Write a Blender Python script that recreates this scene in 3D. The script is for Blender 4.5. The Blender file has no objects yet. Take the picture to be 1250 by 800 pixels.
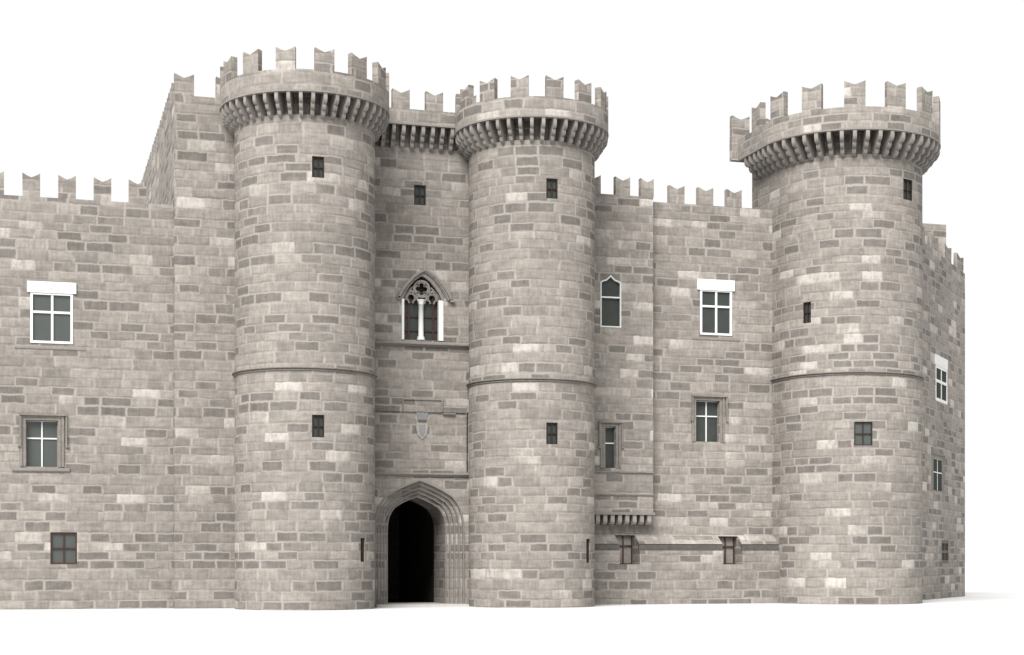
import bpy, bmesh, math, random
from mathutils import Vector, Matrix
random.seed(7)
S = bpy.context.scene
COL = S.collection
PI = math.pi

# ------------------------------------------------------------------ survey of the view
F = 2000.0; HOR = 686.0; CX = 625.0; YAW = math.atan2(596, 2000); ZC = 2.865
FW = (math.sin(YAW), math.cos(YAW)); RT = (math.cos(YAW), -math.sin(YAW))
def depth(x, y): return x*FW[0] + y*FW[1]
def xat(px, Y):                     # X on the plane y = Y seen at image column px
    u = (px-CX)/F
    return Y*(FW[0]+u*RT[0])/(FW[1]+u*RT[1])
def zat(py, d): return (HOR-py)*d/F + ZC
def zy(px, py, Y): return zat(py, depth(xat(px, Y), Y))

# ------------------------------------------------------------------ materials
def newmat(name):
    m = bpy.data.materials.new(name); m.use_nodes = True
    nt = m.node_tree; nt.nodes.clear()
    out = nt.nodes.new('ShaderNodeOutputMaterial'); b = nt.nodes.new('ShaderNodeBsdfPrincipled')
    nt.links.new(b.outputs[0], out.inputs[0])
    return m, nt, b
def N(nt, typ, **kw):
    n = nt.nodes.new(typ)
    for k, v in kw.items(): setattr(n, k, v)
    return n
def setin(nt, sock, v):
    if isinstance(v, bpy.types.NodeSocket): nt.links.new(v, sock)
    elif v is not None: sock.default_value = v
def M(nt, op, a, b=None, c=None, clamp=False):
    n = N(nt, 'ShaderNodeMath', operation=op, use_clamp=clamp)
    setin(nt, n.inputs[0], a); setin(nt, n.inputs[1], b); setin(nt, n.inputs[2], c)
    return n.outputs[0]
def mix(nt, fac, a, b, mode='MIX'):
    n = N(nt, 'ShaderNodeMix', data_type='RGBA', blend_type=mode)
    setin(nt, n.inputs[0], fac); setin(nt, n.inputs[6], a); setin(nt, n.inputs[7], b)
    return n.outputs[2]
def mrange(nt, v, a, b, c=0.0, d=1.0, smooth=True):
    n = N(nt, 'ShaderNodeMapRange', interpolation_type='SMOOTHSTEP' if smooth else 'LINEAR')
    setin(nt, n.inputs[0], v)
    n.inputs[1].default_value = a; n.inputs[2].default_value = b
    n.inputs[3].default_value = c; n.inputs[4].default_value = d
    return n.outputs[0]
def noise(nt, vec, scale, detail=3, rough=.55):
    n = N(nt, 'ShaderNodeTexNoise'); setin(nt, n.inputs['Vector'], vec)
    n.inputs['Scale'].default_value = scale; n.inputs['Detail'].default_value = detail
    n.inputs['Roughness'].default_value = rough
    return n.outputs[0]
def vec(nt, x, y, z=0.0):
    n = N(nt, 'ShaderNodeCombineXYZ'); setin(nt, n.inputs[0], x); setin(nt, n.inputs[1], y); setin(nt, n.inputs[2], z)
    return n.outputs[0]
def rgb(r, g, b): return (r, g, b, 1)

TINT = (1.0, .913, .822)
def grey(v, t=1.0):
    return (v*(1+(TINT[0]-1)*t), v*(1+(TINT[1]-1)*t), v*(1+(TINT[2]-1)*t), 1)

def ashlar(name, tone=1.0):
    m, nt, b = newmat(name)
    uv = N(nt, 'ShaderNodeUVMap'); uv.uv_map = 'UVMap'
    sp = N(nt, 'ShaderNodeSeparateXYZ'); nt.links.new(uv.outputs[0], sp.inputs[0])
    u, v = sp.outputs[0], sp.outputs[1]
    pos = vec(nt, u, v)
    w1 = noise(nt, pos, 2.3, 2); w2 = noise(nt, vec(nt, v, u, 5.0), 2.1, 2)
    uw = M(nt, 'ADD', u, M(nt, 'MULTIPLY', M(nt, 'SUBTRACT', w1, .5), .17))
    vw = M(nt, 'ADD', v, M(nt, 'MULTIPLY', M(nt, 'SUBTRACT', w2, .5), .15))
    # courses of slightly uneven height
    vr = M(nt, 'ADD', M(nt, 'DIVIDE', vw, .585), M(nt, 'MULTIPLY', M(nt, 'SINE', M(nt, 'MULTIPLY', v, 1.9)), .13))
    row = M(nt, 'FLOOR', vr); fv = M(nt, 'FRACT', vr)
    rn = N(nt, 'ShaderNodeTexWhiteNoise', noise_dimensions='1D'); nt.links.new(row, rn.inputs['W'])
    W = M(nt, 'ADD', M(nt, 'DIVIDE', uw, 1.50), M(nt, 'MULTIPLY', rn.outputs[0], 211.0))
    def vor(feature):
        n = N(nt, 'ShaderNodeTexVoronoi', voronoi_dimensions='1D', feature=feature)
        nt.links.new(W, n.inputs['W']); n.inputs['Scale'].default_value = 1.0; n.inputs['Randomness'].default_value = .72
        return n
    vc = vor('F1'); vd = vor('DISTANCE_TO_EDGE')
    cs = N(nt, 'ShaderNodeSeparateColor'); nt.links.new(vc.outputs['Color'], cs.inputs[0])
    rnd, rnd2, rnd3 = cs.outputs[0], cs.outputs[1], cs.outputs[2]
    clus = noise(nt, vec(nt, M(nt, 'MULTIPLY', row, .33), M(nt, 'MULTIPLY', u, .30), 7.0), 1.0, 2)
    rnd = M(nt, 'ADD', rnd, M(nt, 'MULTIPLY', M(nt, 'SUBTRACT', clus, .5), .42), clamp=True)
    du = M(nt, 'MULTIPLY', vd.outputs['Distance'], 1.50)
    dv = M(nt, 'MULTIPLY', M(nt, 'MINIMUM', fv, M(nt, 'SUBTRACT', 1.0, fv)), .585)
    # block tones
    ramp = N(nt, 'ShaderNodeValToRGB'); ramp.color_ramp.interpolation = 'LINEAR'
    el = ramp.color_ramp.elements
    stops = [(0, .165), (.17, .200), (.215, .250), (.42, .292), (.68, .322), (.84, .348), (.91, .385), (.96, .43), (1.0, .50)]
    el[0].position = 0; el[0].color = grey(stops[0][1]*tone); el[1].position = 1; el[1].color = grey(stops[-1][1]*tone, .8)
    for p, t in stops[1:-1]:
        e = el.new(p); e.color = grey(t*tone)
    nt.links.new(rnd, ramp.inputs[0])
    col = ramp.outputs[0]
    # slight hue drift block to block
    col = mix(nt, M(nt, 'MULTIPLY', rnd2, .20), col, rgb(.315*tone, .272*tone, .248*tone))
    col = mix(nt, M(nt, 'MULTIPLY', rnd3, .12), col, rgb(.27*tone, .262*tone, .235*tone))
    # vertical tooling streaks and pits
    st = noise(nt, vec(nt, M(nt, 'MULTIPLY', u, 5.5), M(nt, 'MULTIPLY', v, .9), row), 1.0, 4, .65)
    col = mix(nt, 1.0, col, mrange_col(nt, st, .3, .7, .84, 1.16), 'MULTIPLY')
    bt = noise(nt, vec(nt, M(nt, 'MULTIPLY', u, 1.3), M(nt, 'MULTIPLY', v, 2.2), 17.0), 1.0, 4, .6)
    col = mix(nt, 1.0, col, mrange_col(nt, bt, .3, .7, .82, 1.17), 'MULTIPLY')
    hz = noise(nt, vec(nt, M(nt, 'MULTIPLY', u, .8), M(nt, 'MULTIPLY', v, 6.0), 3.0), 1.0, 3, .6)
    col = mix(nt, 1.0, col, mrange_col(nt, hz, .3, .7, .92, 1.08), 'MULTIPLY')
    fine = noise(nt, pos, 13.0, 3, .7)
    col = mix(nt, 1.0, col, mrange_col(nt, fine, .25, .75, .90, 1.10), 'MULTIPLY')
    # pale lime blooms on the light blocks
    bl = noise(nt, vec(nt, M(nt, 'MULTIPLY', u, 4.0), M(nt, 'MULTIPLY', v, 1.8), 9.0), 1.0, 3)
    bloom = M(nt, 'MULTIPLY', mrange(nt, rnd, .90, .97), mrange(nt, bl, .36, .62))
    col = mix(nt, M(nt, 'MULTIPLY', bloom, .6), col, grey(.60*tone, .7))
    # joints: pale lime where the block is dark or the pointing is fresh
    darkb = mrange(nt, rnd, .24, .19)
    jn = noise(nt, pos, .55, 2)
    fresh = mrange(nt, jn, .46, .60)
    jvis = M(nt, 'MAXIMUM', darkb, M(nt, 'MULTIPLY_ADD', fresh, .85, .10))
    jv = M(nt, 'SUBTRACT', 1.0, mrange(nt, du, .015, .125))
    jh = M(nt, 'SUBTRACT', 1.0, mrange(nt, dv, .01, .115))
    jw = M(nt, 'MAXIMUM', jv, M(nt, 'MULTIPLY', jh, M(nt, 'MULTIPLY_ADD', darkb, .62, .38)))
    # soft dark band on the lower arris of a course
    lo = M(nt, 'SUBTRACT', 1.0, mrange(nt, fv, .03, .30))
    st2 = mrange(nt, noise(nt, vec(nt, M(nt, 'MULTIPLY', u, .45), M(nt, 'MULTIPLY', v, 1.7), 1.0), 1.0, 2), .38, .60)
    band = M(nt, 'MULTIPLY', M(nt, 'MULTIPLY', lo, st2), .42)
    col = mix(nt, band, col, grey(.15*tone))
    col = mix(nt, M(nt, 'MULTIPLY', jw, M(nt, 'MULTIPLY', jvis, .75)), col, grey(.455*tone, .85))
    # broad weathering
    big = noise(nt, pos, .10, 4, .55)
    col = mix(nt, 1.0, col, mrange_col(nt, big, .3, .7, .90, 1.08), 'MULTIPLY')
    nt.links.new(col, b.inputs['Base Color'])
    b.inputs['Roughness'].default_value = .9
    b.inputs['Specular IOR Level'].default_value = .15
    h = M(nt, 'SUBTRACT', M(nt, 'MULTIPLY', fine, .35), M(nt, 'MULTIPLY', M(nt, 'MAXIMUM', jv, jh), .25))
    h = M(nt, 'ADD', h, M(nt, 'MULTIPLY', rnd2, .35))
    bp = N(nt, 'ShaderNodeBump'); bp.inputs['Strength'].default_value = .7; bp.inputs['Distance'].default_value = .05
    nt.links.new(h, bp.inputs['Height']); nt.links.new(bp.outputs[0], b.inputs['Normal'])
    return m
def mrange_col(nt, v, a, b, c, d):
    r = mrange(nt, v, a, b, c, d, smooth=False)
    n = N(nt, 'ShaderNodeCombineColor')
    for i in range(3): nt.links.new(r, n.inputs[i])
    return n.outputs[0]

def plain(name, col, rough=.8, var=.12, scale=6.0, spec=.2, bump=.02, rand=0.0):
    m, nt, b = newmat(name)
    tc = N(nt, 'ShaderNodeTexCoord')
    n1 = noise(nt, tc.outputs['Object'], scale, 4, .65); n2 = noise(nt, tc.outputs['Object'], scale*.13, 2)
    c = mix(nt, 1.0, rgb(*col), mrange_col(nt, n1, .25, .75, 1-var, 1+var), 'MULTIPLY')
    c = mix(nt, 1.0, c, mrange_col(nt, n2, .3, .7, 1-var*.5, 1+var*.5), 'MULTIPLY')
    if rand:
        oi = N(nt, 'ShaderNodeObjectInfo')
        c = mix(nt, 1.0, c, mrange_col(nt, oi.outputs['Random'], 0, 1, 1-rand, 1+rand), 'MULTIPLY')
    nt.links.new(c, b.inputs['Base Color'])
    b.inputs['Roughness'].default_value = rough; b.inputs['Specular IOR Level'].default_value = spec
    if bump:
        bp = N(nt, 'ShaderNodeBump'); bp.inputs['Strength'].default_value = .6; bp.inputs['Distance'].default_value = bump
        nt.links.new(n1, bp.inputs['Height']); nt.links.new(bp.outputs[0], b.inputs['Normal'])
    return m

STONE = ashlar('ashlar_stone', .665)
TRIM = plain('trim_stone', (.182, .167, .153), .9, .14, 5.0)
TRIMD = plain('old_trim_stone', (.158, .145, .130), .9, .22, 4.0)
CORB = plain('corbel_stone', (.205, .188, .172), .9, .2, 5.0, rand=.10)
STEP = plain('pale_step_stone', (.36, .35, .335), .85, .08, 3.0)
WHITE = plain('white_stone', (.55, .55, .54), .7, .03, 4.0)
WPAINT = plain('white_paint', (.50, .51, .49), .5, .02, 9.0, .4, 0)
BROWN = plain('brown_paint', (.042, .016, .011), .5, .25, 12.0, .3, 0)
DKBROWN = plain('dark_wood', (.020, .011, .008), .6, .25, 12.0, .3, 0)
GLASS = plain('window_glass', (.050, .057, .053), .25, .06, 1.5, .5, 0)
DGLASS = plain('old_window_glass', (.036, .041, .038), .35, .12, 1.5, .15, 0)
MGLASS = plain('dull_window_glass', (.045, .052, .048), .9, .12, 1.5, 0.0, 0)
BLACKGL = plain('shade_black_glass', (.006, .006, .006), .4, .1, 1.5, .15, 0)  # near-black glass, shade behind the tracery put into the colour
BLACK = plain('passage_shade_stone', (.06, .057, .053), .95, .25, 2.0, .05)  # stone colour darkened to stand for the unlit passage
SHADETRIM = plain('groove_shade_stone', (.080, .073, .066), .95, .25, 3.0)  # trim stone darkened to carry the shade of the ledge groove
CRESTW = plain('crest_stone', (.25, .240, .226), .8, .12, 8.0)
CRESTB = plain('crest_blue_grey', (.17, .172, .182), .7, .12, 8.0)
CRESTG = plain('crest_brown', (.10, .075, .045), .7, .2, 8.0)
GROUND = plain('white_ground', (.44, .44, .44), .95, .01, .3, .1, 0)

# ------------------------------------------------------------------ object helpers
def tag(o, label=None, cat=None, group=None, kind=None):
    if label: o['label'] = label
    if cat: o['category'] = cat
    if group: o['group'] = group
    if kind: o['kind'] = kind
    return o
def root(name, loc, label, cat, group=None, rz=0.0):
    o = bpy.data.objects.new(name, None); COL.objects.link(o)
    o.location = loc; o.rotation_euler = (0, 0, rz); o.empty_display_size = .5
    return tag(o, label, cat, group, 'thing')
def finish(name, bm, mat, parent=None, uvfn=None, smooth=False):
    bmesh.ops.recalc_face_normals(bm, faces=bm.faces)
    me = bpy.data.meshes.new(name); bm.to_mesh(me); bm.free()
    return link(name, me, mat, parent, uvfn, smooth)
def link(name, me, mat, parent=None, uvfn=None, smooth=False):
    if uvfn: uvfn(me)
    me.materials.clear(); me.materials.append(mat)
    if smooth:
        for p in me.polygons: p.use_smooth = True
    o = bpy.data.objects.new(name, me); COL.objects.link(o)
    if parent: o.parent = parent
    return o
def uvbox(off=0.0, voff=0.0):
    def fn(me):
        uvl = me.uv_layers.new(name='UVMap')
        for p in me.polygons:
            n = p.normal
            for li in p.loop_indices:
                c = me.vertices[me.loops[li].vertex_index].co
                if abs(n.z) > .8: q = (c.x+off, c.y+voff)
                elif abs(n.y) >= abs(n.x): q = (c.x+off, c.z+voff)
                else: q = (c.y+off+31.7, c.z+voff)
                uvl.data[li].uv = q
    return fn
def uvcyl(r, off=0.0, voff=0.0, L=None):
    # arc length round a round (or D shaped) outline, seam kept at the back
    def s_of(x, y):
        if L and y > 0: return (-PI/2*r - y) if x < 0 else (PI/2*r + y)
        return math.atan2(x, -y)*r
    def fn(me):
        uvl = me.uv_layers.new(name='UVMap')
        for p in me.polygons:
            n = p.normal; c0 = p.center; s0 = s_of(c0.x, c0.y)
            for li in p.loop_indices:
                c = me.vertices[me.loops[li].vertex_index].co
                if abs(n.z) > .8: q = (c.x+off, c.y+voff)
                else:
                    s = s_of(c.x, c.y)
                    if not L:
                        while s-s0 > PI*r: s -= 2*PI*r
                        while s-s0 < -PI*r: s += 2*PI*r
                    # faces that run radially take their width from the radius
                    rad = Vector((c0.x, c0.y, 0)); 
                    if rad.length > .01 and abs(rad.normalized().dot(Vector((n.x, n.y, 0)))) < .4 and not (L and c0.y > 0):
                        s = s0 + math.hypot(c.x, c.y)
                    q = (s+off, c.z+voff)
                uvl.data[li].uv = q
    return fn

def add_box(bm, x0, x1, y0, y1, z0, z1, mat=None):
    vs = [bm.verts.new((x, y, z)) for z in (z0, z1) for y in (y0, y1) for x in (x0, x1)]
    if mat:
        for v in vs: v.co = mat @ v.co
    for f in ((0, 1, 3, 2), (4, 6, 7, 5), (0, 4, 5, 1), (2, 3, 7, 6), (0, 2, 6, 4), (1, 5, 7, 3)):
        bm.faces.new([vs[i] for i in f])
    return vs
def add_prism(bm, pts, a0, a1, axis='y', mat=None):
    # pts: 2D outline; axis y: (x,z) extruded in y; axis x: (y,z) extruded in x; axis z: (x,y) in z
    def co(p, a):
        return {'y': (p[0], a, p[1]), 'x': (a, p[0], p[1]), 'z': (p[0], p[1], a)}[axis]
    A = [bm.verts.new(co(p, a0)) for p in pts]; B = [bm.verts.new(co(p, a1)) for p in pts]
    if mat:
        for v in A+B: v.co = mat @ v.co
    bm.faces.new(A); bm.faces.new(list(reversed(B)))
    n = len(pts)
    for i in range(n):
        j = (i+1) % n
        bm.faces.new((A[i], B[i], B[j], A[j]))
def add_ribbon(bm, pts, w, y0, y1, closed=False, mat=None):
    # bar of width w following a polyline in the x,z plane
    n = len(pts); P = [Vector((p[0], p[1])) for p in pts]; Q = []
    for i in range(n):
        a = P[i-1] if (i > 0 or closed) else P[i]
        b = P[(i+1) % n] if (i < n-1 or closed) else P[i]
        d1 = (P[i]-a); d2 = (b-P[i])
        if d1.length < 1e-6: d1 = d2
        if d2.length < 1e-6: d2 = d1
        d1 = d1.normalized(); d2 = d2.normalized(); t = (d1+d2).normalized()
        nn = Vector((-t.y, t.x)); k = 1/max(.5, nn.dot(Vector((-d1.y, d1.x))))
        Q.append((P[i]+nn*w*.5*k, P[i]-nn*w*.5*k))
    R = []
    for a, b in Q:
        r = [bm.verts.new((a.x, y0, a.y)), bm.verts.new((b.x, y0, b.y)), bm.verts.new((b.x, y1, b.y)), bm.verts.new((a.x, y1, a.y))]
        if mat:
            for v in r: v.co = mat @ v.co
        R.append(r)
    m = n if closed else n-1
    for i in range(m):
        a, b = R[i], R[(i+1) % n]
        for k in range(4):
            l = (k+1) % 4
            bm.faces.new((a[k], a[l], b[l], b[k]))
    if not closed:
        bm.faces.new(R[0]); bm.faces.new(list(reversed(R[-1])))

def cut(bm, cutters, *more):
    """subtract the solid(s) in bmesh 'cutters' from 'bm'; returns a mesh"""
    bmesh.ops.recalc_face_normals(bm, faces=bm.faces); bmesh.ops.recalc_face_normals(cutters, faces=cutters.faces)
    ma = bpy.data.meshes.new('tmp_a'); bm.to_mesh(ma); bm.free()
    mb = bpy.data.meshes.new('tmp_b'); cutters.to_mesh(mb); cutters.free()
    a = bpy.data.objects.new('tmp_a', ma); b = bpy.data.objects.new('tmp_b', mb)
    COL.objects.link(a); COL.objects.link(b)
    md = a.modifiers.new('cut', 'BOOLEAN'); md.operation = 'DIFFERENCE'; md.solver = 'EXACT'; md.object = b
    dg = bpy.context.evaluated_depsgraph_get(); dg.update()
    me = bpy.data.meshes.new_from_object(a.evaluated_get(dg))
    bpy.data.objects.remove(a); bpy.data.objects.remove(b)
    if more:
        nb = bmesh.new(); nb.from_mesh(me); bpy.data.meshes.remove(me)
        return cut(nb, *more)
    return me

# ------------------------------------------------------------------ merlons, corbels
NOTCH = .26
def merlon_flat(parent, x0, w, z0, h, y0=0.0, th=.42, off=0.0, mat=None, side=False):
    bm = bmesh.new()
    pts = [(x0, z0), (x0+w, z0), (x0+w, z0+h)]
    for t in (.8, .62, .5, .38, .2): pts.append((x0+w*t, z0+h-NOTCH*(1-abs(t-.5)*2)**.85))
    pts.append((x0, z0+h))
    if side: add_prism(bm, pts, y0, y0+th, 'x')
    else: add_prism(bm, pts, y0, y0+th, 'y')
    return finish('merlon', bm, STONE, parent, uvbox(off+random.uniform(-.1, .1)))

def corbel_bm(proj, h, w, x_is_out=True):
    # profile: straight head then three rolls stepping back to the wall; local x = outwards
    pts = [(-.50, 0), (proj, 0), (proj, -h*.20)]
    n = 3
    for i in range(n):
        d1 = proj*(1-(i)/n*.86); d2 = proj*(1-(i+1)/n*.86)
        za = -h*(.20+.80*i/n); zb = -h*(.20+.80*(i+1)/n)
        for k in range(0, 5):
            a = k/4*PI/2
            pts.append((d2+(d1-d2)*math.cos(a)**.8 if k < 4 else d2, za+(zb-za)*math.sin(a)*.92))
        if i < n-1: pts.append((d2-.03, zb))
    pts.append((proj*.10, -h)); pts.append((-.50, -h))
    # drop duplicates
    q = [pts[0]]
    for p in pts[1:]:
        if (p[0]-q[-1][0])**2+(p[1]-q[-1][1])**2 > 1e-5: q.append(p)
    bm = bmesh.new(); add_prism(bm, q, -w/2, w/2, 'y')
    return bm
def corbel_mesh(proj, h, w):
    bm = corbel_bm(proj, h, w)
    bmesh.ops.recalc_face_normals(bm, faces=bm.faces)
    me = bpy.data.meshes.new('corbel'); bm.to_mesh(me); bm.free(); me.materials.append(CORB); return me
def put_corbel(me, parent, x, y, z, ang):
    o = bpy.data.objects.new('corbel', me); COL.objects.link(o); o.parent = parent
    o.location = (x, y, z); o.rotation_euler = (0, 0, ang)
    return o

# ------------------------------------------------------------------ windows
# A frame of reference T maps local (x right along the wall, y into the wall, z up) to the thing's space.
def bars(T, x0, x1, z0, z1, w, y0, y1, vs=(), hs=(), outer=True, bottom=True):
    bm = bmesh.new()
    if outer:
        add_box(bm, x0, x0+w, y0, y1, z0, z1, T); add_box(bm, x1-w, x1, y0, y1, z0, z1, T)
        add_box(bm, x0+w, x1-w, y0, y1, z1-w, z1, T)
        if bottom: add_box(bm, x0+w, x1-w, y0, y1, z0, z0+w, T)
    return bm
def cross(T, x0, x1, z0, z1, w, y0, y1, vs, hs):
    bm = bmesh.new()
    for v in vs: add_box(bm, v-w/2, v+w/2, y0, y1, z0, z1, T)
    for h in hs:
        xs = [x0]+sorted(vs)+[x1]
        for i in range(len(xs)-1):
            a = xs[i]+(w/2 if i else 0); b = xs[i+1]-(w/2 if i < len(xs)-2 else 0)
            add_box(bm, a, b, y0, y1, h-w/2, h+w/2, T)
    return bm
def small_window(parent, T, x0, x1, z0, z1, label=None, frame=BROWN, glass=DGLASS, w=.075, d=.16, vs=1, hs=1, hfrac=.5):
    """window with timber frame set d deep in its opening"""
    o = finish('window', bars(T, x0, x1, z0, z1, w, d-.09, d+.03), frame, parent)
    if label: o['label'] = label
    vv = [x0+(x1-x0)*(i+1)/(vs+1) for i in range(vs)]
    hh = [z0+(z1-z0)*hfrac] if hs == 1 else [z0+(z1-z0)*(i+1)/(hs+1) for i in range(hs)]
    finish('glazing_bar', cross(T, x0+w, x1-w, z0+w, z1-w, w*.8, d-.07, d+.02, vv, hh), frame, o)
    bm = bmesh.new(); add_box(bm, x0+.02, x1-.02, d+.035, d+.07, z0+.02, z1-.02, T)
    finish('pane', bm, glass, o)
    return o
def cross_window(parent, T, x0, x1, z0, z1, lint, sill, zt, label=None, glass=GLASS, xm=None, w=None):
    """white stone cross window with a white lintel block over it; lint = (x0,x1,z0,z1)"""
    w = w or min(.145, (x1-x0)*.085); xm = xm or (x0+x1)/2
    o = finish('window', bars(T, x0, x1, z0, z1, w, -.05, .12), WHITE, parent)
    if label: o['label'] = label
    finish('mullion', cross(T, x0+w, x1-w, z0+w, z1-w, w*.95, -.02, .07, [xm], [zt]), WHITE, o)
    bm = bmesh.new(); add_box(bm, x0+.05, x1-.05, .075, .11, z0+.05, z1-.05, T); finish('pane', bm, glass, o)
    a, b, c, d = lint
    bm = bmesh.new(); add_box(bm, a, b, -.10, .25, c, d, T)
    finish('lintel', bm, WHITE, o)
    # a shallow carved swag on the lintel
    bm = bmesh.new(); m = (a+b)/2; hh = d-c
    add_ribbon(bm, [(m-.55*(b-a)*.5, c+hh*.22), (m-.2*(b-a)*.5, c+hh*.25), (m-.05*(b-a)*.5, c+hh*.42), (m+.05*(b-a)*.5, c+hh*.48)], .035, -.125, -.09, mat=T)
    add_ribbon(bm, [(m+.02*(b-a)*.5, c+hh*.2), (m+.2*(b-a)*.5, c+hh*.30), (m+.45*(b-a)*.5, c+hh*.22)], .03, -.12, -.09, mat=T)
    finish('carving', bm, WHITE, o)
    if sill:
        bm = bmesh.new(); a, b, c, d = sill
        add_prism(bm, [(-.045, d-.03), (.05, d), (.05, c), (-.02, c), (-.045, c+.05)], a, b, 'x', T); finish('sill', bm, TRIM, o)
    return o
def hood_window(parent, T, x0, x1, z0, z1, zt, hx0, hx1, hz, drop, sill=None, label=None, vs=1, d=.34, glass=GLASS):
    """window in a moulded stone surround with a label mould dropping down both sides"""
    # stepped surround round the opening
    bm = bmesh.new()
    def n_shape(a, b, t, w, y0, y1):
        add_box(bm, a, a+w, y0, y1, z0, t, T); add_box(bm, b-w, b, y0, y1, z0, t, T); add_box(bm, a+w, b-w, y0, y1, t-w, t, T)
    g = (hx1-hx0-(x1-x0))/2
    n_shape(x0-.02, x1+.02, z1+.02, .06, d-.12, d-.01)
    n_shape(x0-g*.42, x1+g*.42, z1+g*.34, g*.36, -.05, d-.02)
    n_shape(x0-g*.86, x1+g*.86, z1+g*.72, g*.36, -.09, .05)
    o = finish('window', bm, TRIMD, parent)
    if label: o['label'] = label
    bm = bmesh.new()
    add_box(bm, hx0-.05, hx1+.05, -.19, .05, hz-.10, hz, T)
    add_box(bm, hx0-.05, hx0+.05, -.15, .05, hz-drop, hz-.105, T); add_box(bm, hx1-.05, hx1+.05, -.15, .05, hz-drop, hz-.105, T)
    add_box(bm, hx0-.14, hx0+.05, -.15, .05, hz-drop-.10, hz-drop-.004, T); add_box(bm, hx1-.05, hx1+.14, -.15, .05, hz-drop-.10, hz-drop-.004, T)
    finish('hood_mould', bm, TRIMD, o)
    vv = [x0+(x1-x0)*.5] if vs else []
    bm = cross(T, x0, x1, z0, z1, .085, d-.05, d+.02, vv, [zt])
    add_box(bm, x0, x1, d-.045, d+.015, z1-.07, z1, T)
    finish('mullion', bm, WPAINT, o)
    bm = bmesh.new(); add_box(bm, x0-.03, x1+.03, d+.025, d+.06, z0-.02, z1+.02, T); finish('pane', bm, glass, o)
    if sill:
        bm = bmesh.new(); a, b, c, dd = sill
        add_prism(bm, [(-.11, dd-.03), (.05, dd), (.05, c), (-.05, c), (-.11, c+.08)], a, b, 'x', T); finish('sill', bm, TRIM, o)
    return o
def hole(cb, T, x0, x1, z0, z1, d, front=-1.0): add_box(cb, x0, x1, front, d, z0, z1, T)

# ================================================================== SETTING
bm = bmesh.new()
s = 2500
vs = [bm.verts.new(p) for p in ((-s, -s, 0), (s, -s, 0), (s, s, 0), (-s, s, 0))]; bm.faces.new(vs)
g = finish('ground', bm, GROUND); tag(g, kind='structure')

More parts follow.
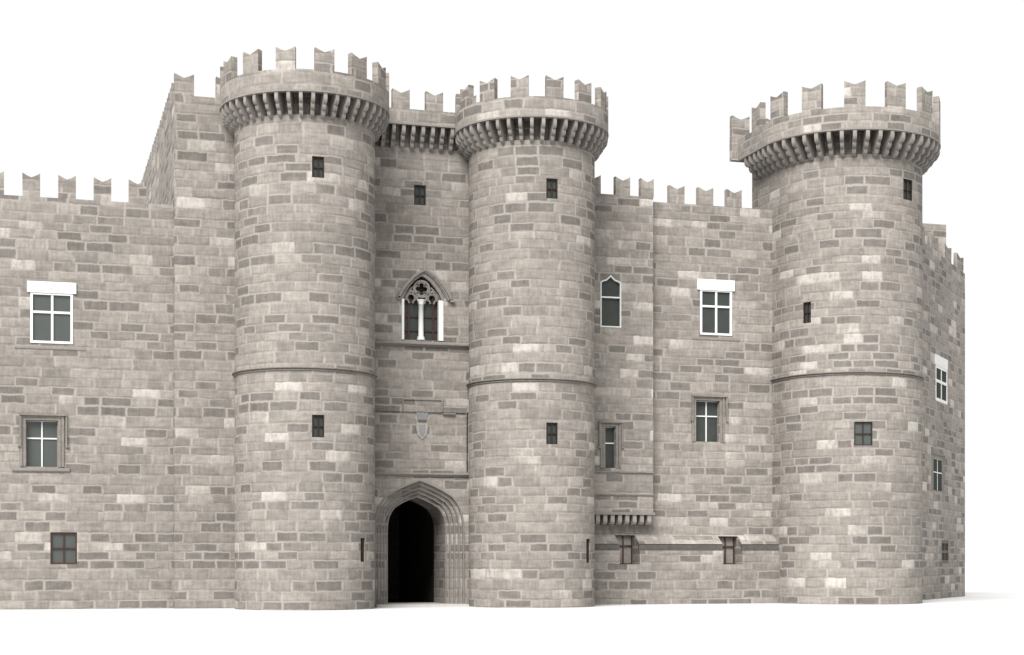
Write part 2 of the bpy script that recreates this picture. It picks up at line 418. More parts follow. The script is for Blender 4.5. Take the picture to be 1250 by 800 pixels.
# ================================================================== ROUND TOWERS
def tower(name, label, px, d_axis, r, R, y_belt, y_parb, y_cren, y_tip, y_corb, n_mer, phase, n_corb, wins, uoff, L=None, xb=0.0):
    u = (px-CX)/F
    ax = d_axis*(FW[0]+u*RT[0]); ay = d_axis*(FW[1]+u*RT[1])
    t = root(name, (ax, ay, 0), label, 'tower')
    d_r = d_axis-r; d_R = d_axis-R
    zpb = zat(y_parb, d_R); zcr = zat(y_cren, d_R); ztp = zat(y_tip, d_R); zcb = zat(y_corb, d_r); zbelt = zat(y_belt, d_r)
    view = math.atan2(-ay, -ax)            # direction of the spectator
    def outline(rr, n=112, back=None):
        if not L: return [(rr*math.cos(2*PI*i/n), rr*math.sin(2*PI*i/n)) for i in range(n)]
        pts = [(-rr, back if back is not None else L)]
        m = 60
        for i in range(m+1):
            a = PI+PI*i/m; pts.append((rr*math.cos(a), rr*math.sin(a)))
        pts.append((rr, back if back is not None else L))
        return pts
    uvf = uvcyl(r, uoff, 0, L)
    # shaft
    bm = bmesh.new(); add_prism(bm, outline(r), -.3, zcb+.16, 'z')
    cb = bmesh.new(); frames = []
    for (wx, y0, y1, wpx, kind) in wins:
        # ray through column wx meets the shaft
        uu = (wx-CX)/F; dx, dy = FW[0]+uu*RT[0], FW[1]+uu*RT[1]
        A = dx*dx+dy*dy; B = -2*(dx*ax+dy*ay); C = ax*ax+ay*ay-r*r
        k = (-B-math.sqrt(B*B-4*A*C))/(2*A)
        hx, hy = k*dx-ax, k*dy-ay
        ang = math.atan2(hy, hx)
        T = Matrix.Translation((hx, hy, 0)) @ Matrix.Rotation(ang+PI/2, 4, 'Z')
        c = abs(math.cos(ang-math.atan2(-dy, -dx)))
        w = wpx*k/F/max(c, .25); z0 = zat(y1, k); z1 = zat(y0, k)
        frames.append((T, w, z0, z1, kind))
        hole(cb, T, -w/2, w/2, z0, z1, .75 if kind == 'slit' else .32)
    me = cut(bm, cb)
    sh = link('shaft', me, STONE, t, uvf)
    bm = bmesh.new(); add_prism(bm, outline(r-.32), zcb, zpb+.9, 'z'); finish('machicolation_wall', bm, STONE, t, uvcyl(r, uoff, 0, L))
    for (T, w, z0, z1, kind) in frames:
        if kind == 'slit':
            bm = bmesh.new(); add_box(bm, -w/2+.003, w/2-.003, .10, .22, z0+.003, z1-.003, T)
            add_box(bm, -.02, .02, .05, .095, z0+.003, z1-.003, T)
            finish('arrow_slit', bm, DKBROWN, t)  # dark board set in the slit, standing for the shade inside it
        else:
            small_window(t, T, -w/2, w/2, z0, z1, frame=DKBROWN, w=.07, vs=1, hs=1, glass=DGLASS if kind != 'brown' else GLASS)
    # rope-like string course: two rolls with a fillet between
    bm = bmesh.new()
    prof = [(-.1, -.15), (.03, -.15), (.08, -.11), (.08, -.06), (.015, -.05), (.015, -.025), (.12, -.02), (.17, .02), (.17, .055), (.10, .08), (-.1, .10)]
    ringpts = outline(1.0) if not L else None
    if not L:
        n = 112
        rings = [[bm.verts.new(((r+p[0])*math.cos(2*PI*i/n), (r+p[0])*math.sin(2*PI*i/n), zbelt+p[1])) for p in prof] for i in range(n)]
        loop = n
    else:
        rings = []
        outl = [outline(r+p[0]) for p in prof]
        for i in range(len(outl[0])): rings.append([bm.verts.new((outl[k][i][0], outl[k][i][1], zbelt+prof[k][1])) for k in range(len(prof))])
        loop = len(rings)-1
    m = len(prof)
    for i in range(loop):
        a, b = rings[i], rings[(i+1) % len(rings)]
        for k in range(m):
            bm.faces.new((a[k], a[(k+1) % m], b[(k+1) % m], b[k]))
    if L: bm.faces.new(rings[0]); bm.faces.new(list(reversed(rings[-1])))
    finish('string_course', bm, TRIMD, t, smooth=False)
    # parapet: thin breast wall carried in front of the shaft (open machicolation slots behind it) 
    th = .42
    bm = bmesh.new()
    def ringwall(bm, ro, ri, z0, z1, back_o=None, back_i=None):
        o_, i_ = outline(ro, back=back_o), outline(ri, back=back_o)
        vo0 = [bm.verts.new((p[0], p[1], z0)) for p in o_]; vo1 = [bm.verts.new((p[0], p[1], z1)) for p in o_]
        vi0 = [bm.verts.new((p[0], p[1], z0)) for p in i_]; vi1 = [bm.verts.new((p[0], p[1], z1)) for p in i_]
        n = len(o_); rng = range(n) if not L else range(n-1)
        for i in rng:
            j = (i+1) % n
            bm.faces.new((vo0[i], vo0[j], vo1[j], vo1[i])); bm.faces.new((vi0[j], vi0[i], vi1[i], vi1[j]))
            bm.faces.new((vo1[i], vo1[j], vi1[j], vi1[i])); bm.faces.new((vo0[j], vo0[i], vi0[i], vi0[j]))
        if L:
            for e in (0, -1): bm.faces.new((vo0[e], vo1[e], vi1[e], vi0[e]))
    uvp = uvcyl(R, uoff+3.1, .2, L)
    ringwall(bm, R, R-th, zpb, zcr)
    pr = finish('parapet', bm, STONE, t, uvp)
    # capping roll along the foot of the parapet
    bm = bmesh.new(); ringwall(bm, R+.02, R-.30, zpb-.10, zpb+.004)
    finish('moulding', bm, TRIM, pr)
    # wall walk closing the slots from above
    bm = bmesh.new()
    add_prism(bm, outline(R-th-.004), zcr-.32, zcr-.12, 'z'); finish('wall_walk', bm, TRIM, t)
    # merlons
    mw = 1.17*R/5.15 if not L else 1.40
    mh = ztp-zcr
    def merlon_arc(s0, s1):
        bm = bmesh.new(); n = 6; cols = []
        for k in range(n+1):
            f = k/n; s = s0+(s1-s0)*f
            zt = zcr+mh-NOTCH*(1-abs(f-.5)*2)**.85
            def at(rr):
                if L:
                    sc = s/R
                    if sc < -PI/2: return (-rr, (-sc-PI/2)*R)
                    if sc > PI/2: return (rr, (sc-PI/2)*R)
                    return (rr*math.sin(sc), -rr*math.cos(sc))
                a = s/R; return (rr*math.sin(a), -rr*math.cos(a))
            o_ = at(R-.003); i_ = at(R-th+.003)
            cols.append([bm.verts.new((o_[0], o_[1], zcr)), bm.verts.new((o_[0], o_[1], zt)), bm.verts.new((i_[0], i_[1], zt)), bm.verts.new((i_[0], i_[1], zcr))])
        for k in range(n):
            a, b = cols[k], cols[k+1]
            for q in range(4): bm.faces.new((a[q], a[(q+1) % 4], b[(q+1) % 4], b[q]))
        bm.faces.new(cols[0]); bm.faces.new(list(reversed(cols[-1])))
        finish('merlon', bm, STONE, pr, uvcyl(R, uoff+3.1, .2, L))
    a0 = view+PI/2                                # angle from -Y towards +X of the spectator
    if not L:
        for k in range(n_mer):
            a = a0+math.radians(phase)+2*PI*k/n_mer
            while a > PI: a -= 2*PI
            while a < -PI: a += 2*PI
            merlon_arc(a*R-mw/2, a*R+mw/2)
    else:
        sp = math.radians(26.3)
        lo, hi = -PI/2-(L-.6)/R, PI/2+(L-.6)/R
        for k in range(-8, 9):
            a = a0+math.radians(phase)+k*sp
            if lo < a < hi: merlon_arc(a*R-mw/2, a*R+mw/2)
    # corbels
    proj = R-r-.03; ch = zpb-.10-zcb
    cm = corbel_mesh(proj, ch, .21 if not L else .25)
    if not L:
        for k in range(n_corb):
            a = 2*PI*(k+.5)/n_corb
            put_corbel(cm, t, r*math.cos(a), r*math.sin(a), zpb-.10, a)
    else:
        for k in range(n_corb):
            a = PI+PI*(k+.5)/n_corb
            put_corbel(cm, t, r*math.cos(a), r*math.sin(a), zpb-.10, a)
        st = PI*r/n_corb*1.03
        for k in range(int(L/st)):
            put_corbel(cm, t, -r, st*(k+.5), zpb-.10, PI); put_corbel(cm, t, r, st*(k+.5), zpb-.10, 0)
        # straight parapet across the back, its ends stepping out past the flanks
        bm = bmesh.new(); add_box(bm, -R-.48, R+.48, L+.003, L+th+.03, zpb-.06, zcr)
        pb = finish('back_parapet', bm, STONE, t, uvbox(uoff))
        x = -R-.477
        while x+mw < R+.48:
            merlon_flat(pb, x, 1.36, zcr, mh, L+.006, .42, uoff); x += 2.7
        bm = bmesh.new(); add_box(bm, -r+.05, r-.05, L-.01, L+.40, -.3, zpb-.065); finish('back_wall', bm, STONE, t, uvbox(uoff+4))
    return dict(root=t, x=ax, y=ay, zpb=zpb, zcr=zcr, r=r, R=R)

T1 = tower('round_tower', 'tall round battlemented tower left of the pointed gateway, beside the tall square block', 372.5, 100.6, 4.27, 5.15,
           449.5, 109, 84, 56.5, 143, 14, 12.85, 44,
           [(388.5, 191, 217, 15, 'w'), (388.5, 506.5, 534, 15, 'w'), (443.2, 657, 686, 5.6, 'slit')], 0.0)
T2 = tower('round_tower', 'round battlemented tower directly right of the pointed gateway', 649, 105.7, 4.06, 4.94,
           463, 140.5, 117.5, 91.5, 174, 14, -8.7, 42,
           [(674, 218, 242.5, 14, 'w'), (674, 516, 542.5, 14, 'w'), (718.3, 658, 687, 4.6, 'slit')], 40.0)
T3 = tower('round_tower', 'widest round tower with heavy corbelled crown at the right corner', 1034, 114.7, 5.12, 6.33,
           455, 156, 130, 98, 191, 14, 4.6, 23,
           [(1108.8, 219, 244.5, 11, 'w'), (985, 369, 394.5, 9.5, 'w'), (1054, 515, 544, 22, 'brown')], 90.0, L=4.3)

# ================================================================== FLAT WALLS
def wall_profile(top, th, walk=1.2, par=.5): return [(0, -.3), (th, -.3), (th, top-walk), (par, top-walk), (par, top), (0, top)]
IDT = Matrix.Identity(4)
def row_merlons(parent, x0, x1, first, sp, w, z, h, off):
    x = first
    while x+w <= x1+.01:
        if x >= x0-.01: merlon_flat(parent, x, w, z-.002, h, .003, .44, off)
        x += sp

# ---- left curtain wall
YL = 102.7
xo = xat(213, YL)
t = root('curtain_wall', (xo, YL, 0), 'low battlemented curtain wall with three windows at the far left', 'wall')
def lx(px): return xat(px, YL)-xo
def lz(px, py): return zy(px, py, YL)
top = (zy(5, 238, YL)+zy(170, 248, YL))/2
bm = bmesh.new(); add_prism(bm, wall_profile(top, 3.0), lx(-190), .8, 'x')
cb = bmesh.new()
A = (lx(37), lx(89), lz(63, 419.5), lz(63, 357.5)); B = (lx(32), lx(70.5), lz(50, 570), lz(50, 513)); C = (lx(61.5), lx(94), lz(78, 689), lz(78, 650))
hole(cb, IDT, A[0]+.02, A[1]-.02, A[2]+.02, A[3]-.02, .5); hole(cb, IDT, *B, .6); hole(cb, IDT, *C, .4)
w = link('masonry', cut(bm, cb), STONE, t, uvbox(0))
h = lz(80, 213.5)-lz(80, 242)
sp = (lx(136.8)-lx(50))/2
row_merlons(w, lx(-180), lx(181), lx(157.5)-sp*9, sp, lx(92.5)-lx(71), top, h, 0)
cross_window(t, IDT, *A, (lx(33), lx(93), lz(63, 358), lz(63, 344.5)), (lx(18), lx(104), lz(60, 427), lz(60, 423)), lz(63, 381.5), 'white cross window under a white lintel', xm=lx(63.7))
hood_window(t, IDT, *B, lz(50, 535), lx(24.5), lx(81), lz(50, 505.5), 1.9, (lx(15), lx(85), lz(50, 576.5), lz(50, 571)), 'cross window in a moulded surround')
small_window(t, IDT, *C, 'brown four pane window low in the wall', glass=GLASS, w=.085, d=.14)

# ---- tall square block
YB = 101.9
xo = xat(213, YB)
t = root('tower_block', (xo, YB, 0), 'tall plain square block with a long receding battlemented side left of the round towers', 'building')
def bx(px): return xat(px, YB)-xo
topb = zy(250, 118.5, YB)
WB = 9.5; DB = 33.0
bm = bmesh.new(); add_box(bm, 0, WB, 0, DB, -.3, topb-1.3)
w = finish('masonry', bm, STONE, t, uvbox(57.0))
bm = bmesh.new()
add_prism(bm, [(0, 0), (WB, 0), (WB, .5), (.5, .5), (.5, DB), (0, DB)], topb-1.3, topb, 'z')
p = finish('parapet', bm, STONE, t, uvbox(57.0))
h = zy(230, 93, YB)-zy(230, 119.5, YB)
mw = bx(237)-bx(213); sp = bx(264)-bx(213)
for k in range(3): merlon_flat(p, k*sp, mw, topb-.002, h, .003, .44, 57.0) if k*sp+mw < WB else None
y = 2.2
while y+1.2 < DB:
    merlon_flat(p, y, 1.2, topb-.002, h, .003, .44, 57.0, side=True); y += 2.25

# ---- gate wall
YG = 102.8
xo = xat(509, YG)
t = root('gate_wall', (xo, YG, 0), 'gate wall with a dark pointed archway between two round towers', 'wall')
def gx(px): return xat(px, YG)-xo
def gz(px, py): return zy(px, py, YG)
x0, x1 = gx(400), gx(625)
YP = YG-.85                                   # face of the corbelled parapet
ztop = zy(515, 134.5, YP); zpb = zy(515, 151.5, YP); TH = 3.9
bm = bmesh.new(); zk = gz(515, 184)+.16; add_prism(bm, [(0, -.3), (TH, -.3), (TH, zpb+.25), (.14, zpb+.25), (.14, zk), (0, zk)], x0, x1, 'x')
cb = bmesh.new()
ARCH = [(1, 0), (.985, .2), (.94, .38), (.86, .54), (.75, .67), (.5, .81), (.25, .915), (0, 1)]
def arch(xc, half, zs, rise, zbot=None):
    R_ = [(xc+a*half, zs+b*rise) for a, b in ARCH]; L_ = [(xc-a*half, zs+b*rise) for a, b in reversed(ARCH[:-1])]
    pts = R_+L_
    if zbot is not None: pts = [(xc+half, zbot)]+pts+[(xc-half, zbot)]
    return pts
dxc = gx(508.7); dh = (gx(544)-gx(473.3))/2; zs = gz(508, 647); rise = gz(508, 606.5)-zs
doc = gx(512.3); doh = gx(565)-doc; dor = gz(512, 587)-zs
steps = []; NS = 4; SD = .21
for k in range(NS):
    f = k/NS; b_ = bmesh.new()
    xc_ = doc+(gx(508.4+3.8)-doc)*f; dq = SD*(k+1)
    add_prism(b_, arch(doc, doh+(dh-doh)*f, zs, dor+(rise*1.0-dor)*f, .02), -1.0, dq, 'y'); steps.append(b_)
b_ = bmesh.new(); add_prism(b_, arch(doc, dh, zs, rise, .02), -1.1, TH+1, 'y'); steps.append(b_)
SW = (gx(505.5), gx(520), gz(513, 250.5), gz(513, 226))
hole(cb, IDT, *SW, .35)
# gothic window opening (pointed)
def pointed(xc, half, zs, rise, n=10):
    sh = [(1, 0), (.93, .16), (.84, .31), (.68, .50), (.42, .765), (.2, .905), (0, 1)]
    R_ = [(xc+p*half, zs+q*rise) for p, q in sh]
    return R_+[(2*xc-x, z) for x, z in reversed(R_[:-1])]
wxc = gx(515.3); wh = (gx(539.5)-gx(491))/2; wzs = gz(515, 366); wri = gz(515, 336)-wzs; wzb = gz(515, 415.5)
o_ = pointed(wxc, wh, wzs, wri)
add_prism(cb, [(wxc+wh, wzb)]+o_+[(wxc-wh, wzb)], -1, .75, 'y')
# shallow sunk panel over the gate
PA = (gx(440), gx(569), gz(515, 578), gz(515, 503))
hole(cb, IDT, *PA, .10)
hole(cb, IDT, gx(569.6), gx(571.6), gz(571, 577), gz(571, 503.5), .35)
w = link('masonry', cut(bm, cb, *steps), STONE, t, uvbox(120.0))
# parapet of the gate wall
bm = bmesh.new()
add_box(bm, x0, x1, -.85, -.40, zpb, ztop)
p = finish('parapet', bm, STONE, t, uvbox(122.3))
bm = bmesh.new(); add_box(bm, x0, x1, -.87, -.60, zpb-.10, zpb+.004); finish('moulding', bm, TRIM, p)
bm = bmesh.new(); add_box(bm, x0, x1, -.396, TH, ztop-.35, ztop-.15); finish('wall_walk', bm, TRIM, t)
def ppx(px): return xat(px, YP)-xo
hh = zy(489, 107.5, YP)-zy(489, 131.5, YP)
for a in (479.3, 520.2, 561): merlon_flat(p, ppx(a), ppx(500.3)-ppx(479.3), ztop-.002, hh, -.847, .42, 122.3)
cm = corbel_mesh(.80, zpb-.10-gz(515, 184), .22)
for k in range(-2, 9):
    px_ = 481.5+11.9*k
    X = xat(px_, YP)-xo
    put_corbel(cm, t, X, 0, zpb-.10, -PI/2)
small_window(t, IDT, *SW, 'small four pane window under the corbels', frame=DKBROWN, w=.07, d=.17)
# archway: hood over the outer order and a roll on the edge of every recessed order
b = bmesh.new(); add_ribbon(b, arch(doc, doh+.05, zs, dor+.05, .15), .10, -.05, .03); aw = finish('archway', b, TRIM, t)
for k in range(1, NS+1):
    f = k/NS; b = bmesh.new()
    add_ribbon(b, arch(doc, doh+(dh-doh)*f+.05, zs, dor+(rise-dor)*f+.05, .15), .07, SD*k-.035, SD*k+.02); finish('arch_moulding', b, TRIM, aw)
dxc = doc
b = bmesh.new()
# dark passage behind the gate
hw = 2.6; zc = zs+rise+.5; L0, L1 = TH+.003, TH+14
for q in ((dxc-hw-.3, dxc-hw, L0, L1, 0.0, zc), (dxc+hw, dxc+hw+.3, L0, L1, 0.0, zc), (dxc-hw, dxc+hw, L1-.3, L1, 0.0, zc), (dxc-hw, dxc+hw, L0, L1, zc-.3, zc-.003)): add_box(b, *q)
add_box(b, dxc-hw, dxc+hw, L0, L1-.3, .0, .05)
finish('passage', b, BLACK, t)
b = bmesh.new(); add_box(b, gx(455), gx(567.3), -1.25, TH, -.1, .14); finish('doorstep', b, STEP, t)
# string course under the gothic window, ledge over the gate, label above the crest
b = bmesh.new(); z = gz(515, 419.5)
add_prism(b, [(.05, z+.14), (-.10, z+.12), (-.30, z+.02), (-.30, z-.08), (-.12, z-.20), (.05, z-.22)], gx(440), gx(590), 'x'); finish('string_course', b, TRIM, t)
b = bmesh.new(); z = gz(515, 579)
add_prism(b, [(.05, z+.10), (-.22, z+.08), (-.22, z-.02), (-.08, z-.16), (.05, z-.16)], gx(440), gx(574), 'x'); finish('ledge', b, TRIM, t)
b = bmesh.new()
add_box(b, gx(491), gx(540.5), -.08, .02, gz(515, 488.5), gz(515, 487)); add_box(b, gx(491), gx(492.2), -.08, .02, gz(515, 501), gz(515, 488.6)); add_box(b, gx(538.4), gx(540), -.12, .02, gz(515, 502), gz(515, 488.6))
add_box(b, gx(540.3), gx(556), -.10, .02, gz(515, 505), gz(515, 503.8))
finish('label_mould', b, TRIM, t)
# crest: shield, crown and band
sx0, sx1 = gx(506.5), gx(524.5); sc = (sx0+sx1)/2; sw = (sx1-sx0)/2; szt = gz(515, 514); szb = gz(515, 536.5)
b = bmesh.new()
sh_pts = [(sc-sw*.75, szt), (sc-sw*.98, szt+.15), (sc-sw*.7, gz(515, 500)), (sc, gz(515, 498.5)), (sc+sw*.7, gz(515, 500)), (sc+sw*.98, szt+.15), (sc+sw*.75, szt), (sc+sw*.80, szt-.45), (sc+sw*.62, szb+.30), (sc, szb), (sc-sw*.62, szb+.30), (sc-sw*.80, szt-.45)]
add_prism(b, sh_pts, .055, .12, 'y')
cr = finish('crest', b, CRESTW, t); cr['label'] = 'pale carved shield under a small crown'
b = bmesh.new(); cz0 = gz(515, 513); cz1 = gz(515, 502)
cp = [(sc-sw*.55, cz0), (sc+sw*.55, cz0), (sc+sw*.85, cz1-.05), (sc+sw*.48, cz0+.28), (sc+sw*.40, cz1+.03), (sc+sw*.18, cz0+.30), (sc, cz1+.07), (sc-sw*.18, cz0+.30), (sc-sw*.40, cz1+.03), (sc-sw*.48, cz0+.28), (sc-sw*.85, cz1-.05)]
add_prism(b, cp, -.0, .06, 'y'); finish('crown', b, CRESTB, cr)
b = bmesh.new(); add_box(b, sc-sw*.58, sc+sw*.58, -.02, .06, cz0-.09, cz0+.03); finish('crown_band', b, CRESTG, cr)
b = bmesh.new()
for s_ in (-1, 1): add_ribbon(b, [(sc+s_*sw*.25, szt-.25), (sc+s_*sw*.28, szt-.7), (sc+s_*sw*.08, szb+.2)], .06, .03, .06)
add_box(b, sc-.03, sc+.03, .03, .06, szb+.35, szt-.25)
finish('shield_relief', b, CRESTB, cr)

# gothic window
b = bmesh.new()
add_ribbon(b, pointed(wxc, wh*1.04, wzs, wri*1.02), .16, -.06, .3)
gw = finish('gothic_window', b, TRIM, t); gw['label'] = 'twin light pointed window with pale tracery and a white column'
b = bmesh.new()
ow = (gx(551)-gx(487))/2; oc = gx(518.3); orr = gz(518, 328)-gz(518, 364)
for f, pr_, wd in ((1.0, -.22, .15), (.84, -.10, .09), (.70, -.17, .09), (.55, -.09, .08)):
    hp = pointed(wxc+(oc-wxc)*f, wh+(ow-wh)*f, wzs+.02, wri+(orr-wri)*f)
    add_ribbon(b, hp, wd, pr_, .02)
add_box(b, gx(484.5), gx(488.5), -.22, .02, wzs-.06, wzs+.12); add_box(b, gx(549), gx(554), -.22, .02, wzs-.10, wzs+.08)
finish('hood_mould', b, TRIM, gw)
ty0, ty1 = .12, .32
b = bmesh.new()
rc = gx(524.5)-gx(515); czr = gz(515, 352.5)
def circ(xc, zc, r_, n=28, a0=0, a1=2*PI): return [(xc+r_*math.cos(a0+(a1-a0)*i/n), zc+r_*math.sin(a0+(a1-a0)*i/n)) for i in range(n if abs(a1-a0-2*PI) < 1e-6 else n+1)]
add_ribbon(b, circ(wxc, czr, rc), .13, ty0, ty1, True)
for k in range(4):     # quatrefoil lobes
    a = k*PI/2
    c0 = (wxc+rc*.42*math.cos(a), czr+rc*.42*math.sin(a))
    add_ribbon(b, circ(c0[0], c0[1], rc*.42, 12, a-PI*.62, a+PI*.62), .09, ty0+.03, ty1-.03)
for s_ in (-1, 1):     # the two lancet heads: pointed outer arc with a trefoil inside
    lc = wxc+s_*wh*.53; lh = wh*.47
    add_ribbon(b, pointed(lc, lh*.86, wzs-.25, wri*.52, 8), .12, ty0, ty1)
    add_ribbon(b, circ(lc, wzs+.12, lh*.42, 14, -PI*.15, PI*1.15), .09, ty0+.03, ty1-.03)
    for q in (-1, 1): add_ribbon(b, circ(lc+q*lh*.55, wzs-.20, lh*.34, 8, PI/2-q*.1, PI/2+q*PI*.55), .08, ty0+.03, ty1-.03)
    add_ribbon(b, [(wxc+s_*wh*.96, wzs-.15), (wxc+s_*wh*.80, wzs+.35), (wxc+s_*rc*1.2, czr+.1)], .09, ty0, ty1)
finish('tracery', b, TRIM, gw)
def lathe(b, xc, yc, prof, n=20):
    rings = [[b.verts.new((xc+r_*math.cos(2*PI*i/n), yc+r_*math.sin(2*PI*i/n), z_)) for i in range(n)] for r_, z_ in prof]
    for a, c in zip(rings, rings[1:]):
        for i in range(n): b.faces.new((a[i], a[(i+1) % n], c[(i+1) % n], c[i]))
    b.faces.new(list(reversed(rings[0]))); b.faces.new(rings[-1])
b = bmesh.new()
ccx = gx(514.8)
zb_, zt_ = wzb, wzs+.02
lathe(b, ccx, .22, [(.27, zb_), (.27, zb_+.10), (.22, zb_+.15), (.24, zb_+.22), (.17, zb_+.30), (.165, zt_-.32), (.20, zt_-.30), (.17, zt_-.26), (.26, zt_-.06), (.28, zt_)])
finish('column', b, WHITE, gw, smooth=True)
for px0_, px1_ in ((490.3, 493.2), (535.3, 541)):
    b = bmesh.new(); a_, c_ = gx(px0_), gx(px1_)
    add_box(b, a_, c_, -.06, .26, wzb, wzs-.0); finish('jamb', b, WHITE, gw)
b = bmesh.new()
for xx in (gx(500.2), gx(530.4)): add_box(b, xx-.05, xx+.05, .345, .40, wzb, wzs+.9)
for zz in (gz(515, 403), gz(515, 386), gz(515, 369), wzs+.5): add_box(b, wxc-wh+.003, wxc+wh-.003, .35, .395, zz-.045, zz+.045)
finish('glazing_bar', b, BROWN, gw)
b = bmesh.new(); add_box(b, wxc-wh+.004, wxc+wh-.004, .44, .50, wzb+.003, wzs+.10); finish('pane', b, DGLASS, gw)
b = bmesh.new(); add_prism(b, [(wxc+wh-.004, wzs+.003)]+pointed(wxc, wh-.004, wzs, wri-.004)[1:-1]+[(wxc-wh+.004, wzs+.003)], .52, .58, 'y'); finish('head_pane', b, BLACKGL, gw)  # head pane coloured as dark as a shaded recess

# ---- right curtain wall (tall part), with thickened base and sloping talus
YR = 104.5
xo = xat(797, YR)
t = root('curtain_wall', (xo, YR, 0), 'battlemented curtain wall with sloping base, between the narrow bay and the right corner tower', 'wall')
def rx(px): return xat(px, YR)-xo
def rz(px, py): return zy(px, py, YR)
top = (zy(800, 246, YR)+zy(915, 255, YR))/2
BP = 1.15
zb1 = zy(850, 672.3, YR-BP); zb2 = zy(850, 664.3, YR-BP+.1); zb3 = rz(850, 652)
xl, xr = xat(690, YR)-xo, xat(1010, YR)-xo
bm = bmesh.new()
add_prism(bm, [(0, zb3+.004), (3.0, zb3+.004), (3.0, top-1.2), (.5, top-1.2), (.5, top), (0, top)], xl, xr, 'x')
cb = bmesh.new()
A = (rx(854.5), rx(893.3), rz(874, 409.5), rz(874, 354)); B = (rx(849.8), rx(878.3), rz(864, 539.5), rz(864, 489))
hole(cb, IDT, A[0]+.02, A[1]-.02, A[2]+.02, A[3]-.02, .5); hole(cb, IDT, *B, .6)
w = link('masonry', cut(bm, cb), STONE, t, uvbox(200.0))
sp = rx(852.6)-rx(817.3)
h = rz(862, 229)-rz(862, 251)
row_merlons(w, rx(806), rx(915), rx(817.3)-sp*3, sp, rx(835.7)-rx(817.3), top, h, 200)
cross_window(t, IDT, *A, (rx(850.8), rx(896.2), rz(874, 355), rz(874, 341.8)), (rx(845), rx(903), rz(874, 416), rz(874, 412)), rz(874, 374.5), 'white cross window under a white lintel', DGLASS, xm=rx(874.3))
hood_window(t, IDT, *B, rz(864, 508), rx(845), rx(886.5), rz(864, 483), 1.7, None, 'cross window in a moulded surround', glass=DGLASS)
# base
bm = bmesh.new()
add_prism(bm, [(-BP, -.3), (3.0, -.3), (3.0, zb3), (0.0, zb3), (-BP+.10, zb2), (-BP+.38, zb2-.02), (-BP+.38, zb1), (-BP, zb1)], xl, xr, 'x')
cb = bmesh.new()
W1 = (rx(749.5), rx(772), rz(760, 689), rz(760, 653.5)); W2 = (rx(874.5), rx(896.5), rz(886, 689), rz(886, 655))
for W in (W1, W2): hole(cb, IDT, W[0], W[1]+.10, W[2], W[3], .26, front=-3)
base = link('base', cut(bm, cb), STONE, t, uvbox(200.0, .15))
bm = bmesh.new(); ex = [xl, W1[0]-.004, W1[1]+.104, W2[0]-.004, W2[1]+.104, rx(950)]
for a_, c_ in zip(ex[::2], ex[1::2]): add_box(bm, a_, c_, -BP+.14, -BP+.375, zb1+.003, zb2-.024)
finish('string_course', bm, SHADETRIM, t)  # strip filling the groove, its shade painted into the stone colour
for W, lb in ((W1, 'red brown four light window sunk deep in the base under the bay'), (W2, 'red brown four light window sunk deep in the base near the corner tower')):
    xm = W[0]+(W[1]-W[0])*.50
    o = finish('window', bars(IDT, W[0], W[1], W[2], W[3]-.004, .07, .0, .10), BROWN, t); o['label'] = lb
    finish('glazing_bar', cross(IDT, W[0]+.085, W[1]-.085, W[2]+.085, W[3]-.09, .07, .01, .09, [xm], [W[2]+(W[3]-W[2])*.64]), BROWN, o)
    bm = bmesh.new(); add_box(bm, W[0], W[1]+.09, .14, .24, W[2]+.004, W[3]-.004); finish('wall_backing', bm, TRIM, o)  # stone-toned slab for the wall seen behind the bars

# ---- narrow bay beside the gate tower
YN = 103.7
xo = xat(727, YN)
t = root('corbelled_bay', (xo, YN, 0), 'narrow corbelled bay with a tall keel headed window tight against the middle round tower', 'building')
def nx(px): return xat(px, YN)-xo
def nz(px, py): return zy(px, py, YN)
zb = nz(760, 625.5); topn = top+.12
bm = bmesh.new(); add_box(bm, nx(700), nx(797.3), 0, .83, zb, topn)
cb = bmesh.new()
OG = (nx(733), nx(758), nz(745, 399), nz(745, 345)); NB = (nx(739), nx(751.3), nz(745, 571.5), nz(745, 520.5))
xm = (OG[0]+OG[1])/2; oh = (OG[1]-OG[0])/2
def keel(hw, zt, grow=0.0):
    k = nz(745, 336.5)-nz(745, 345)
    return [(xm+hw, zt), (xm+hw*.80, zt+k*.22), (xm+hw*.45, zt+k*.36), (xm+hw*.18, zt+k*.72), (xm, zt+k*1.0), (xm-hw*.18, zt+k*.72), (xm-hw*.45, zt+k*.36), (xm-hw*.80, zt+k*.22), (xm-hw, zt)]
add_prism(cb, [(OG[1], OG[2])]+keel(oh, OG[3])+[(OG[0], OG[2])], -1, .3, 'y'); hole(cb, IDT, *NB, .45)
w = link('masonry', cut(bm, cb), STONE, t, uvbox(230.0))
# its merlons are in line with the curtain
for a, c in ((751.5, 769.3), (782.3, 799)): merlon_flat(w, nx(a), nx(c)-nx(a)-(.05 if a > 780 else 0), topn-.002, h, .003, .42, 230.0)
merlon_flat(w, nx(733.5)-1.1, 1.1, topn-.002, h, .003, .42, 230.0)
b = bmesh.new(); add_ribbon(b, [(OG[1]-.03, OG[2])]+keel(oh-.03, OG[3]-.02)+[(OG[0]+.03, OG[2])], .08, -.03, .16, True)
o = finish('window', b, WPAINT, t); o['label'] = 'tall two light window with a keel shaped head and thin white frame'
b = bmesh.new(); add_box(b, OG[0]+.05, OG[1]-.05, .0, .12, nz(745, 364), nz(745, 362.2)); finish('glazing_bar', b, WPAINT, o)
b = bmesh.new(); add_prism(b, [(OG[1]-.01, OG[2]+.01)]+keel(oh-.01, OG[3]-.01)+[(OG[0]+.01, OG[2]+.01)], .18, .23, 'y'); finish('pane', b, DGLASS, o)
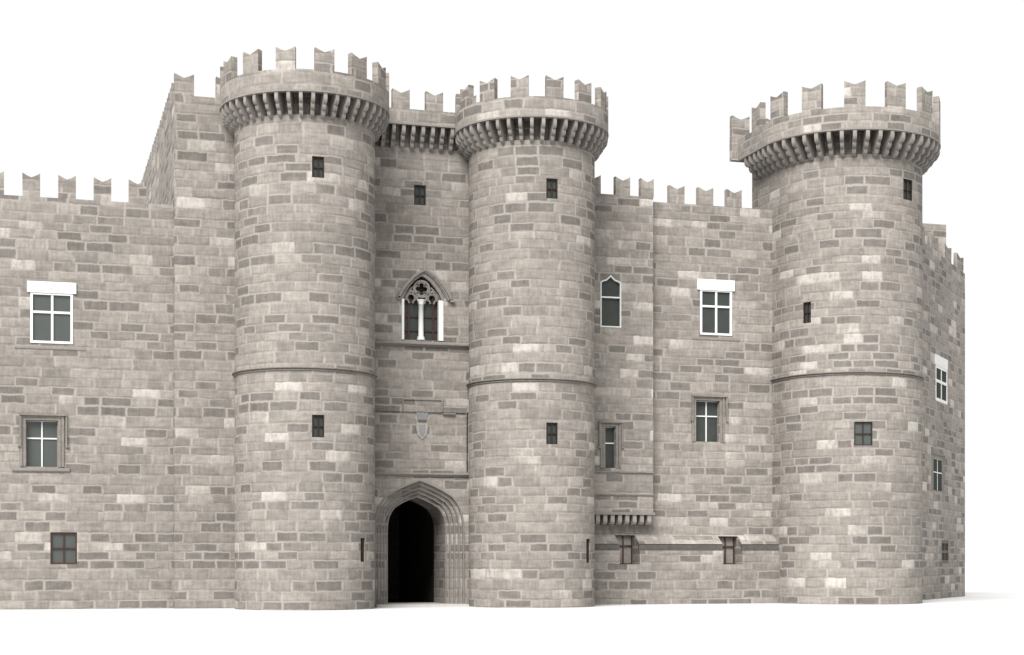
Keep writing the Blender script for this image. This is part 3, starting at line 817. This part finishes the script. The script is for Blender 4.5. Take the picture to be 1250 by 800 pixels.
hood_window(t, IDT, *NB, nz(745, 541), nx(731.5), nx(758.8), nz(745, 514.8), 1.7, None, 'slim window in a moulded surround', vs=0, glass=DGLASS, d=.28)
for yy, pr_ in ((577, .10), (604.5, .07)):
    b = bmesh.new(); z = nz(760, yy); add_prism(b, [(.02, z+.08), (-pr_, z+.05), (-pr_, z-.02), (.02, z-.08)], nx(700), nx(797.6), 'x'); finish('string_course', b, TRIMD, t)
b = bmesh.new(); add_box(b, nx(700), nx(799), -.10, .83, nz(760, 628.5), zb-.002); finish('cornice', b, TRIM, t)
# little corbels carrying the bay
bm = bmesh.new(); hcb = nz(760, 628.5)-nz(760, 640.5)
add_prism(bm, [(-.02, 0), (.82, 0), (.82, -hcb*.72), (.74, -hcb*.92), (.62, -hcb), (-.02, -hcb)], -.14, .14, 'y')
bmesh.ops.recalc_face_normals(bm, faces=bm.faces)
cme = bpy.data.meshes.new('corbel'); bm.to_mesh(cme); bm.free(); cme.materials.append(CORB)
for k in range(8):
    put_corbel(cme, t, nx(730+8.95*k), .8, nz(760, 628.5)-.002, -PI/2)

# ---- slanting right wing
UW = (1637-CX)/F
wd = Vector((FW[0]+UW*RT[0], FW[1]+UW*RT[1])).normalized()
dc = 136.0; uc = (1178-CX)/F
corner = Vector((dc*(FW[0]+uc*RT[0]), dc*(FW[1]+uc*RT[1])))
LW = 21.0
org = corner - wd*LW
rzw = math.atan2(wd.y, wd.x)
t = root('wing_wall', (org.x, org.y, 0), 'slanting wing wall receding behind the right corner tower, at the far right', 'wall', rz=rzw)
def wx(px):             # distance along the wing at image column px
    u = (px-CX)/F; dx, dy = FW[0]+u*RT[0], FW[1]+u*RT[1]
    # org + s*wd = k*(dx,dy)
    det = wd.x*(-dy)-wd.y*(-dx)
    s_ = (-org.x*(-dy)+org.y*(-dx))/det
    return s_
def wz(px, py):
    s_ = wx(px); p_ = org+wd*s_; return zat(py, depth(p_.x, p_.y))
topw = wz(1177.5, 334)
bm = bmesh.new(); add_prism(bm, wall_profile(topw, 6.0), 0, LW, 'x')
cb = bmesh.new()
A = (wx(1142), wx(1156.3), wz(1149, 491.5), wz(1149, 448)); B = (wx(1139.2), wx(1150), wz(1144, 599), wz(1144, 560)); C = (wx(1149.3), wx(1158.2), wz(1153, 688), wz(1153, 659.5))
hole(cb, IDT, A[0]+.02, A[1]-.02, A[2]+.02, A[3]-.02, .5); hole(cb, IDT, *B, .6); hole(cb, IDT, *C, .4)
w = link('masonry', cut(bm, cb), STONE, t, uvbox(260.0))
x = LW-.6-2.5
while x > 0:
    merlon_flat(w, x, 2.5, topw-.002, 1.25, .003, .30, 260.0); x -= 4.7
FLAT = Matrix.Diagonal((1, .35, 1, 1))      # shallow joinery, nearly flush with the wing
cross_window(t, FLAT, *A, (wx(1141), wx(1156.6), wz(1148, 448), wz(1148, 435.5)), None, wz(1149, 467), 'white cross window under a white lintel', MGLASS, w=.24)
hood_window(t, FLAT, *B, wz(1144, 577), wx(1137.2), wx(1152.8), wz(1144, 554), 2.0, None, 'cross window in a moulded surround', glass=MGLASS, d=.08)
small_window(t, FLAT, *C, 'brown window low in the wing', glass=MGLASS, w=.26, d=.14)

# ---- square turret top behind the corner tower
YK = 115.5
xa, xb_ = xat(1095, YK), xat(1155, YK)
t = root('stair_turret', ((xa+xb_)/2, YK, 0), 'plain square turret top rising behind the slanting wing wall', 'tower')
hwid = (xb_-xa)/2; zt = zy(1140, 273.5, YK)
bm = bmesh.new(); add_box(bm, -hwid, hwid, 0, 6, -.3, zt-.36); finish('masonry', bm, STONE, t, uvbox(290.0))
bm = bmesh.new(); add_box(bm, -hwid-.006, hwid+.006, -.006, 6.006, zt-.357, zt); finish('coping', bm, STONE, t, uvbox(290.0))

# ================================================================== LIGHT, CAMERA
wo = bpy.data.worlds.new('World'); S.world = wo; wo.use_nodes = True
bg = wo.node_tree.nodes['Background']; bg.inputs[0].default_value = (1, 1, 1, 1); bg.inputs[1].default_value = .61
sd = bpy.data.lights.new('sun', 'SUN'); sd.energy = 4.6; sd.angle = math.radians(34); sd.color = (1, .985, .96)
so = bpy.data.objects.new('sun', sd); COL.objects.link(so)
dv = Vector((.54, .74, -.96)); so.rotation_euler = dv.to_track_quat('-Z', 'Y').to_euler(); so.location = (-40, -40, 80)
cam = bpy.data.cameras.new('camera'); co = bpy.data.objects.new('camera', cam); COL.objects.link(co)
co.location = (0, 0, ZC); co.rotation_euler = (PI/2, 0, -YAW)
cam.sensor_width = 36; cam.lens = 36*F/1250; cam.shift_y = (HOR-400)/1250; cam.clip_start = .5; cam.clip_end = 6000
S.camera = co
S.view_settings.view_transform = 'Standard'; S.view_settings.look = 'None'; S.view_settings.exposure = .74; S.view_settings.gamma = 1
S.render.resolution_x = 1024; S.render.resolution_y = 655
